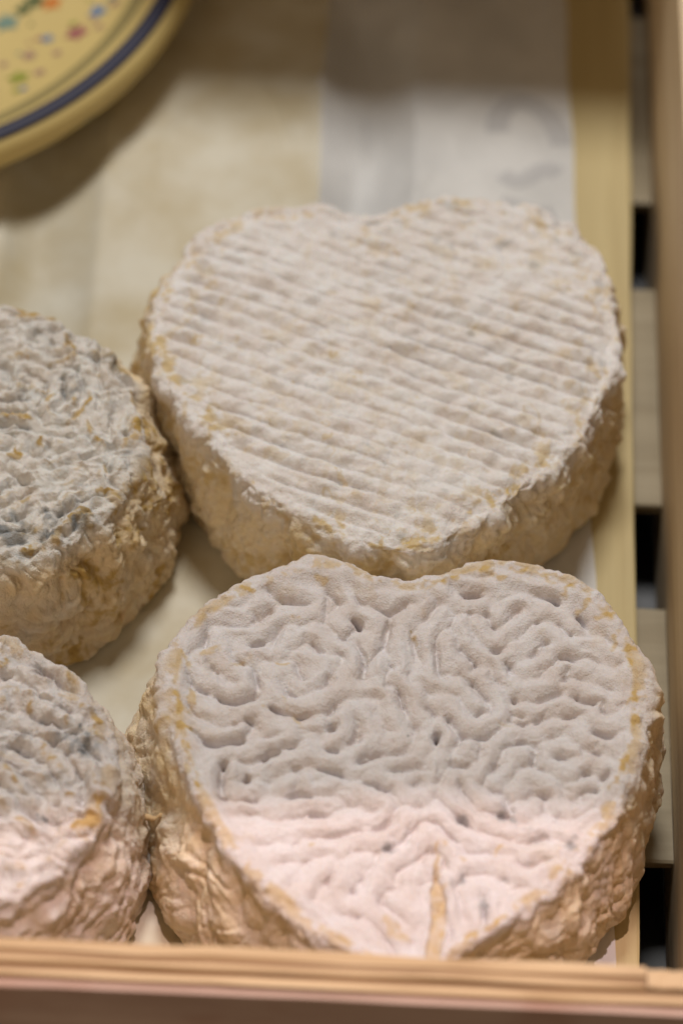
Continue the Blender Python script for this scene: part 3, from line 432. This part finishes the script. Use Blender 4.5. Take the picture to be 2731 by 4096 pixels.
def stroke_field(strokes, X, Y):
    """largest strength of the strokes near each point, and distance to the nearest stroke"""
    st_, n = 0.025, 481; g = np.zeros((n, n)); D = np.full((n, n), 9.0); ax = -6+np.arange(n)*st_
    for wd, dp, pts in strokes:
        m_ = len(pts)-1
        for k in range(m_):
            a, b = np.array(pts[k]), np.array(pts[k+1]); pad = 1.2
            i0, i1 = np.searchsorted(ax, [min(a[0], b[0])-pad, max(a[0], b[0])+pad]); j0, j1 = np.searchsorted(ax, [min(a[1], b[1])-pad, max(a[1], b[1])+pad])
            gx, gy = np.meshgrid(ax[i0:i1], ax[j0:j1]); ab = b-a
            t = np.clip(((gx-a[0])*ab[0]+(gy-a[1])*ab[1])/max(ab@ab, 1e-9), 0, 1)
            d = np.hypot(gx-a[0]-t*ab[0], gy-a[1]-t*ab[1])
            e = 1.0
            if k == 0: e = np.minimum(e, 0.45+0.55*sst(0, 0.6, t)) if m_ > 1 else e
            if k == m_-1 and m_ > 1: e = np.minimum(e, 0.45+0.55*sst(1, 0.4, t))
            g[j0:j1, i0:i1] = np.maximum(g[j0:j1, i0:i1], dp*e*np.exp(-(d/wd)**2)); D[j0:j1, i0:i1] = np.minimum(D[j0:j1, i0:i1], d+0.16*(1-dp)+0.12*(1-e))
    x = np.clip((X+6)/st_, 0, n-1.01); y = np.clip((Y+6)/st_, 0, n-1.01); i = x.astype(int); j = y.astype(int); u = x-i; v = y-j
    f = lambda T_: T_[j, i]*(1-u)*(1-v)+T_[j, i+1]*u*(1-v)+T_[j+1, i]*(1-u)*v+T_[j+1, i+1]*u*v
    return f(g), f(D)
def wrinkle_map(N_, waves, seed, down, up_, fx, fy, steps=110, r=0.45, g=0.12, force=0.5):
    """wrinkles that run through the given creases (down) and crests (up_); fx, fy give cm for each grid point"""
    rg_ = np.random.default_rng(seed); u = rg_.normal(size=(N_, N_))*0.1
    q = (np.arange(N_)/N_-0.5)*waves; gx, gy = np.meshgrid(q, q)
    X, Y = fx(gx).ravel(), fy(gy).ravel()
    G_ = (np.clip(stroke_field([(w_*1.15, d_, p_) for w_, d_, p_ in down], X, Y)[0], 0, 1)).reshape(N_, N_)
    if up_: G_ = G_-0.8*(stroke_field(up_, X, Y)[0]).reshape(N_, N_)
    k = np.fft.fftfreq(N_)*N_/waves; kr = np.fft.rfftfreq(N_)*N_/waves
    k2 = k[:, None]**2+kr[None, :]**2; dt = 0.6
    den = 1-dt*(r-(1-k2)**2); uh = np.fft.rfft2(u)
    for i in range(steps):
        uh = (uh+dt*np.fft.rfft2(g*u*u-u**3-force*G_))/den; u = np.fft.irfft2(uh, s=(N_, N_))
    lo, hi = np.percentile(u, 0.15), np.percentile(u, 99)
    return np.clip((u-lo)/(hi-lo), 0, 1.1)
def ragged(P, ref, amt, seed):
    return P[:, 0]-ref[0]+amt*fbm(P, 3.2, 3, seed), P[:, 1]-ref[1]+amt*fbm(P, 3.2, 3, seed+1)

def side_folds(A, seed, amp=0.16, sc_=1.0):
    """big soft folds and creases of a drained rind"""
    P = A['P']; q = P*np.array([1, 1, 0.6])
    wv = np.stack([fbm(P, 0.6, 2, seed+1), fbm(P, 0.6, 2, seed+2), fbm(P, 0.6, 2, seed+3)], 1)*0.8
    a = fbm(q+wv, 0.5*sc_, 3, seed); b = ridged(q+wv, 0.6*sc_, 1, seed+5)
    c = np.abs(fbm(q+wv*0.7, 1.3*sc_, 2, seed+9)); msk = sst(-0.1, 0.4, fbm(P, 0.5, 2, seed+12))
    e = ridged(P*np.array([1, 1, 1.25])+wv*0.9, 1.05*sc_, 2, seed+16)
    m_ = max(1, round(A['per']/(5.6/sc_))); wr = sample(LAB2, A['arc']/A['per']*m_+0.07*wv[:, 0]+A['down']*0.05, A['down']/(5.0/sc_)+0.09*wv[:, 1]+seed*0.13)
    wr = (wr+0.02)**0.6-0.7
    cr = lambda f, sd, lim: np.minimum(np.abs(perlin((P*np.array([1, 1, 1.1])+wv*0.6)*f+sd*3.7)), lim)/lim-0.6      # crisp creases between soft pillows
    return amp*(0.2*msk*wr+1.25*a+0.5*(b-0.62)+0.55*cr(0.75*sc_, seed, 0.30)+0.42*(0.4+0.6*msk)*cr(1.5*sc_, seed+1, 0.28)+0.22*cr(2.9*sc_, seed+2, 0.28)+0.05*fbm(P, 5.0, 2, seed+14))

REF1, REF3, REF4 = (1.75, 37.75), (-8.5, 45.75), (-8.2, 36.45)
WR1 = wrinkle_map(450, 22, 3, CREASE1, None, lambda u: np.where(u < 0, u*0.56, u*0.43)+0.3, lambda v: v*0.53, 34, 0.85, 0.12, 0.16)
WR3 = wrinkle_map(320, 20, 5, CREASE3, TAN3, lambda u: u*0.42, lambda v: v*0.33, 60, 0.6, 0.0, 0.14)
WR4 = wrinkle_map(256, 14, 6, CREASE4, TAN4, lambda u: u*0.52, lambda v: v*0.44, 60, 0.6, 0.1, 0.14)
def fields_front(A):
    P, side, ins = A['P'], A['side'], A['inset']; top = 1-side
    X, Y = ragged(P, REF1, 0.022, 300)
    G_, D_ = stroke_field(CREASE1, X, Y)
    soft = 0.85+0.15*sst(-2.6, -1.0, Y)       # smoother towards the tip
    dw = sst(0.1, 0.5, D_); Xu, Yu = X, Y; X = X+dw*0.22*fbm(P, 0.9, 2, 401); Y = Y+dw*0.30*fbm(P, 0.9, 2, 402)
    u = np.where(X < 0.3, (X-0.3)/0.56, (X-0.3)/0.43); v = sample(WR1, u/22+0.5, Y/0.53/22+0.5); X, Y = Xu, Yu
    rnd = lambda d, r_: np.sqrt(np.maximum(0, 1-(1-np.clip(d, 0, r_)/r_)**2))
    calm = sst(0.02, 0.4, ins)
    brk = 0.16+0.84*sst(-0.32, 0.22, 1.2*fbm(P, 1.7, 2, 6)+0.6*sst(0.28, 0.05, D_)-0.1)
    h_top = calm*soft*(brk*0.31*(rnd(v, 0.34)-0.9)+0.10*(v-0.6)+0.05*(rnd(D_, 0.35)-0.8))-0.13*soft*np.exp(-np.maximum(D_, 0)/0.07)*sst(0.0, 0.15, ins)+0.09*fbm(P, 0.4, 2, 11)*calm+0.018*fbm(P, 1.8, 2, 12)+0.005*fbm(P, 7.0, 2, 13)
    rough = sst(0.1, 0.5, fbm(P, 0.45, 2, 14))
    h_top = h_top+0.018*rough*fbm(P, 5.0, 3, 15)
    lip = 0.06*sst(0.5, 0.10, ins)*(0.3+fbm(P, 1.3, 2, 21))
    dish = -0.07*sst(0.05, 0.7, ins)
    x, y = X+0.1, Y-0.2
    cx_ = 0.55+0.05*np.sin(Y*3+1)+0.03*fbm(P, 2, 2, 31); wd = 0.15*sst(-5.8, -4.9, Y)*sst(-3.05, -3.7, Y)+0.05
    sp = top*sst(1.0, 0.6, np.abs(X-cx_)/wd)*sst(-2.95, -3.15, Y)
    h_top = h_top-0.10*sp
    hs = side_folds(A, 40, 0.17)
    rim = 0.06*fbm(P, 1.4, 3, 44)*sst(0.35, 0.0, ins)+0.03*fbm(P, 5, 2, 45)*sst(0.2, 0.0, ins)*sst(0.4, 0.0, A['down'])
    h = top*(h_top+lip+dish)+side*hs+rim
    n1 = fbm(P, 1.6, 4, 50); n2 = fbm(P, 5.0, 3, 51)
    tx, ty = ragged(P, REF1, 0.09, 310); tg, _ = stroke_field(TAN1, tx, ty)
    line = sst(0.16, 0.03, np.abs(ins-A['down']-0.05*n1-0.03))*sst(-0.25, 0.25, n1+0.6*n2)
    tan = 0.65*sst(0.20, 0.85, tg*(1.0+0.8*n2))+0.6*line+0.18*top*sst(0.3, 0.8, n1+0.4*n2)*sst(1.4, 0.2, ins)
    tan = tan+0.5*side*sst(0.05, 0.8, fbm(P, 0.7, 3, 53)+0.3*n2)
    tan = np.maximum(tan, sp*(0.62+0.3*n2))
    sidec = np.clip(sst(0.02, 0.45, A['down'])*(0.85+0.4*n1), 0, 1)
    mx, my = ragged(P, REF1, 0.06, 320); mg, _ = stroke_field(MOLD1, mx, my)
    mold = 0.6*top*sst(0.15, 0.9, mg*(0.8+0.9*n2))
    return h, dict(tan=tan, sidec=sidec, mold=mold)

def fields_rear(A):
    P, side, ins = A['P'], A['side'], A['inset']; top = 1-side
    x, y = A['top'][:, 0], A['top'][:, 1]
    an = R(-21); px = x*math.cos(an)+y*math.sin(an); py = -x*math.sin(an)+y*math.cos(an)
    py = py+0.09*fbm(P, 0.45, 2, 70)+0.035*fbm(P, 1.9, 2, 71)
    ph = py/0.465; rd = np.abs(np.sin(math.pi*ph))**0.6
    lab = sample(LAB2, px/20/0.55, py/20/0.5)
    vis = 0.45+0.55*sst(-0.4, 0.3, fbm(P, 0.4, 2, 73))
    far = 0.55+0.45*sst(3.5, 1.0, y)
    lump = fbm(P*np.array([1.0, 1.3, 1]), 1.9, 2, 74)
    h_top = sst(0.0, 0.45, ins)*(0.21*vis*far*(0.9+0.5*lump)*(rd-0.6)+0.05*(lab**0.7-0.6)+0.065*lump)+0.08*fbm(P, 0.3, 2, 75)+0.012*fbm(P, 4.5, 2, 76)
    hs = side_folds(A, 80, 0.19)
    rim = (0.13*fbm(P, 0.9, 3, 84)+0.06*fbm(P, 3.2, 3, 85))*sst(0.5, 0.0, ins)
    h = top*(h_top-0.06*sst(0.35, 0.0, ins))+side*hs+rim
    n1 = fbm(P, 1.5, 4, 86); n2 = fbm(P, 4.6, 3, 87)
    ring = sst(0.10, 0.02, np.abs(fbm(P, 2.6, 2, 88)-0.45))*sst(0.0, 0.4, fbm(P, 0.9, 2, 89))
    frontl = sst(0.9, -2.5, y+0.55*x)
    tan = 0.50*top*ring+0.38*top*sst(0.15, 0.65, n1+0.7*n2)*(0.5+0.5*sst(1.6, 0.2, ins))
    tan = tan+0.50*sst(0.5, 0.05, ins)*sst(0.30, -0.1, A['down'])*sst(-0.1, 0.45, n1+0.7*n2)*(0.5+0.5*frontl)
    tan = tan+0.7*side*sst(0.0, 0.7, fbm(P, 0.7, 3, 90)+0.4*n2)
    sidec = np.clip(sst(0.10, 0.9, A['down']+0.3*n1)*(0.85+0.35*n2), 0, 1)
    mold = 0.35*top*sst(0.62, 0.95, fbm(P, 1.7, 3, 91)+0.25*sst(2, 5, y+0.3*x))
    return h, dict(tan=tan, sidec=sidec, mold=mold)

def make_round(seed, knob, ref, creases, tans, molds):
    def fields(A):
        P, side, ins = A['P'], A['side'], A['inset']; top = 1-side
        wv = np.stack([fbm(P, 0.9, 2, seed+1), fbm(P, 0.9, 2, seed+2), fbm(P, 0.9, 2, seed+3)], 1)*0.45
        X, Y = ragged(P, ref, 0.07, seed+60); G_, D_ = stroke_field(creases, X, Y)
        x, y = A['top'][:, 0]+wv[:, 0]*0.8, A['top'][:, 1]+wv[:, 1]*0.8
        v = sample(WR4, X/0.52/14+0.5, Y/0.44/14+0.5) if knob else sample(WR3, X/0.42/20+0.5, Y/0.33/20+0.5)
        n0 = fbm(P, 0.7, 2, seed+80); rg_ = ridged(P+wv, 0.95 if knob else 1.25, 2, seed+4)
        tx, ty = ragged(P, ref, 0.08, seed+64); tg, _ = stroke_field(tans, tx, ty)
        h_top = (0.13 if knob else 0.20)*(0.3+1.0*sst(-0.3, 0.4, n0))*(np.sqrt(1-(1-np.clip(v, 0, 0.4)/0.4)**2)-0.85)+0.07*(v-0.6)+(0.34 if knob else 0.24)*(rg_-0.6)-0.18*np.exp(-np.maximum(D_, 0)/0.07)+0.02*sst(0.2, 0.6, tg)+0.09*fbm(P, 0.5, 2, seed+5)+0.022*fbm(P, 3.4, 3, seed+6)
        hs = side_folds(A, seed+10, 0.17, 1.1)
        if knob:
            n = round(A['per']/0.42); ua = A['arc']/A['per']*n; vz = A['down']*1.0/0.30
            ua = ua+0.45*vz+wv[:, 0]*2.2; vz = vz+wv[:, 1]*2.0
            kn = np.sin(2*math.pi*ua*0.5)*np.sin(math.pi*vz)
            hs = 0.4*hs+0.06*kn*(0.7+0.9*fbm(P, 0.8, 2, seed+20))+0.09*(ridged(P+wv, 1.7, 2, seed+21)-0.6)
        else: hs = hs+0.06*(ridged(P*np.array([0.8, 0.8, 1.5])+wv*1.2, 1.1, 2, seed+22)-0.6)
        rim = 0.10*fbm(P, 1.1, 3, seed+24)*sst(0.5, 0.0, ins)
        groove = (-0.10*np.exp(-((A['down']-0.62)/0.16)**2)*side) if knob else 0
        h = top*h_top+side*hs+rim+groove
        n1 = fbm(P, 1.4, 4, seed+30); n2 = fbm(P, 4.4, 3, seed+31)
        tan = 0.75*sst(0.22, 0.85, tg*(1+0.9*n2+0.4*n1))+0.45*top*sst(0.75, 1.0, v)*sst(0.05, 0.5, n1+0.6*n2)
        tan = tan+0.5*sst(0.25, 0.03, ins)*sst(0.25, 0.0, A['down'])*sst(0.0, 0.4, n1+0.5*n2)
        tan = tan+(0.28 if knob else 1.0)*side*sst(0.0, 0.7, fbm(P, 0.7, 3, seed+33)+0.5*n2)
        sidec = np.clip(sst(0.05, 0.6, A['down'])*((0.5 if knob else 0.85)+0.4*n1), 0, 1)
        mx, my = ragged(P, ref, 0.16, seed+70); mg, _ = stroke_field(molds, mx, my)
        mold = top*np.clip(0.75*sst(0.1, 0.9, mg*(0.9+0.9*n2+0.4*n1))+0.22*sst(0.0, 0.7, fbm(P, 1.6, 4, seed+34, 0.65)), 0, 1)
        return h, dict(tan=tan, sidec=sidec, mold=mold)
    return fields

FH = [(1.56,41.95),(2.34,42.2),(3.12,42.61),(4.29,42.55),(5.15,42.2),(5.85,41.52),(6.37,40.59),(6.54,39.67),(6.49,38.92),(6.36,37.95),(6.13,37.08),(5.54,35.74),(4.65,34.58),(3.63,33.6),(2.78,32.92),(1.86,32.4),(1.06,32.55),(0.03,33.12),(-0.78,33.78),(-1.69,34.66),(-2.37,35.76),(-2.85,36.7),(-3.20,37.85),(-3.43,38.83),(-3.40,39.8),(-3.25,40.3),(-2.91,40.93),(-2.31,41.48),(-1.55,41.93),(-0.8,42.33),(-0.01,42.4),(0.78,42.1)]
RH = [(0.04,52.83),(0.67,52.93),(1.3,53.3),(2.11,53.46),(3.16,53.59),(4.14,53.42),(5.26,52.78),(5.73,51.82),(5.95,50.77),(6.1,49.74),(6.0,48.7),(5.75,47.86),(5.51,47.05),(4.97,46.12),(4.51,45.51),(3.61,44.59),(2.64,43.77),(2.17,43.33),(1.39,43.05),(0.58,43.18),(-0.34,43.59),(-1.25,44.12),(-2.04,44.83),(-2.78,45.8),(-3.51,46.71),(-4.02,47.48),(-4.36,48.47),(-4.5,49.3),(-4.39,50.45),(-3.83,51.56),(-3.09,52.54),(-2.31,52.91),(-1.51,52.99),(-0.7,53.01)]
CH1 = cheese_mat('front_heart_rind', (0.75, 0.71, 0.715), (0.82, 0.68, 0.48), (0.60, 0.42, 0.18), (0.20, 0.205, 0.22), 0.55)
CH2 = cheese_mat('rear_heart_rind', (0.82, 0.795, 0.79), (0.82, 0.69, 0.47), (0.62, 0.45, 0.18), (0.28, 0.29, 0.28), 0.55)
CH3 = cheese_mat('grey_round_rind', (0.76, 0.74, 0.71), (0.77, 0.61, 0.39), (0.51, 0.34, 0.11), (0.21, 0.225, 0.24), 0.65)
CH4 = cheese_mat('pink_round_rind', (0.76, 0.72, 0.71), (0.80, 0.67, 0.52), (0.56, 0.38, 0.16), (0.22, 0.23, 0.245), 0.65)
G = 'bloomy rind cheeses in the crate'
c1 = cheese('heart_cheese', closed_spline(FH, 20), 3.42, 0.50, 1000, 160, 95, fields_front, CH1, 1, bulge=lambda n: 1.15*sst(0.55, 1.0, n @ np.array([-0.86, -0.51]))+0.5*sst(0.6, 1.0, n @ np.array([0.8, -0.6])))
tag(c1, 'heart-shaped cheese with deep brain-like wrinkles and a yellow split, nearest the front board', 'cheese', G)
c2 = cheese('heart_cheese', closed_spline(RH, 20), 3.42, 0.45, 1000, 160, 90, fields_rear, CH2, 2)
tag(c2, 'heart-shaped cheese with fine parallel ridges across its top, furthest back', 'cheese', G)
def circle(cx, cy, r, wob, seed):
    rg = np.random.default_rng(seed); a = np.linspace(0, 2*math.pi, 60, endpoint=False)
    rr_ = r*(1+sum(wob*rg.normal()*np.cos(k*a+rg.uniform(0, 6))/k for k in range(2, 7)))
    return np.stack([cx+rr_*np.cos(a), cy+rr_*np.sin(a)], 1)
dens = lambda a: 0.25+sst(2.1, 1.2, np.abs(a+0.1))
c3 = cheese('round_cheese', circle(-8.5, 45.75, 3.7, 0.008, 4), 3.45, 1.05, 760, 150, 100, make_round(200, False, REF3, CREASE3, TAN3, MOLD3), CH3, 3, 40, 0.3, dens)
tag(c3, 'round cheese with grey mould and orange-brown sides, left of the rear heart', 'cheese', G)
c4 = cheese('round_cheese', circle(-8.2, 36.45, 3.45, 0.008, 9), 3.75, 1.0, 760, 150, 100, make_round(300, True, REF4, CREASE4, TAN4, MOLD4), CH4, 4, 40, 0.3, dens)
tag(c4, 'pinkish round cheese with knobbly woven-looking side, front left corner', 'cheese', G)
# a dried curl of rind on the knobbly cheese
pts = spline([(-4.05, 36.75, 1.75), (-3.85, 36.65, 1.95), (-3.66, 36.60, 1.98), (-3.55, 36.66, 2.05), (-3.47, 36.62, 2.0)], 22)
V = []; F = []
rg = np.random.default_rng(5)
for i, p in enumerate(pts):
    for k in range(7):
        a = 2*math.pi*k/7; r_ = (0.085-0.035*i/21)*(1+0.35*rg.normal()*0.6)
        V.append((p[0]+0.25*r_*math.cos(a), p[1]+r_*math.cos(a), p[2]+ZF+0.75*r_*math.sin(a)))
for i in range(21):
    for k in range(7): F.append((i*7+k, i*7+(k+1) % 7, (i+1)*7+(k+1) % 7, (i+1)*7+k))
F += [tuple(range(7)), tuple(21*7+k for k in range(7))]
cu = mesh('rind_curl', V, F, plain('dry_rind', (0.62, 0.42, 0.22), 0.8, 0.25, 500.0), None, True); bpy_fix(cu.data)
cu.parent = c4; cu.location = -c4.location
cu['label'] = 'dry orange curl of rind sticking out'
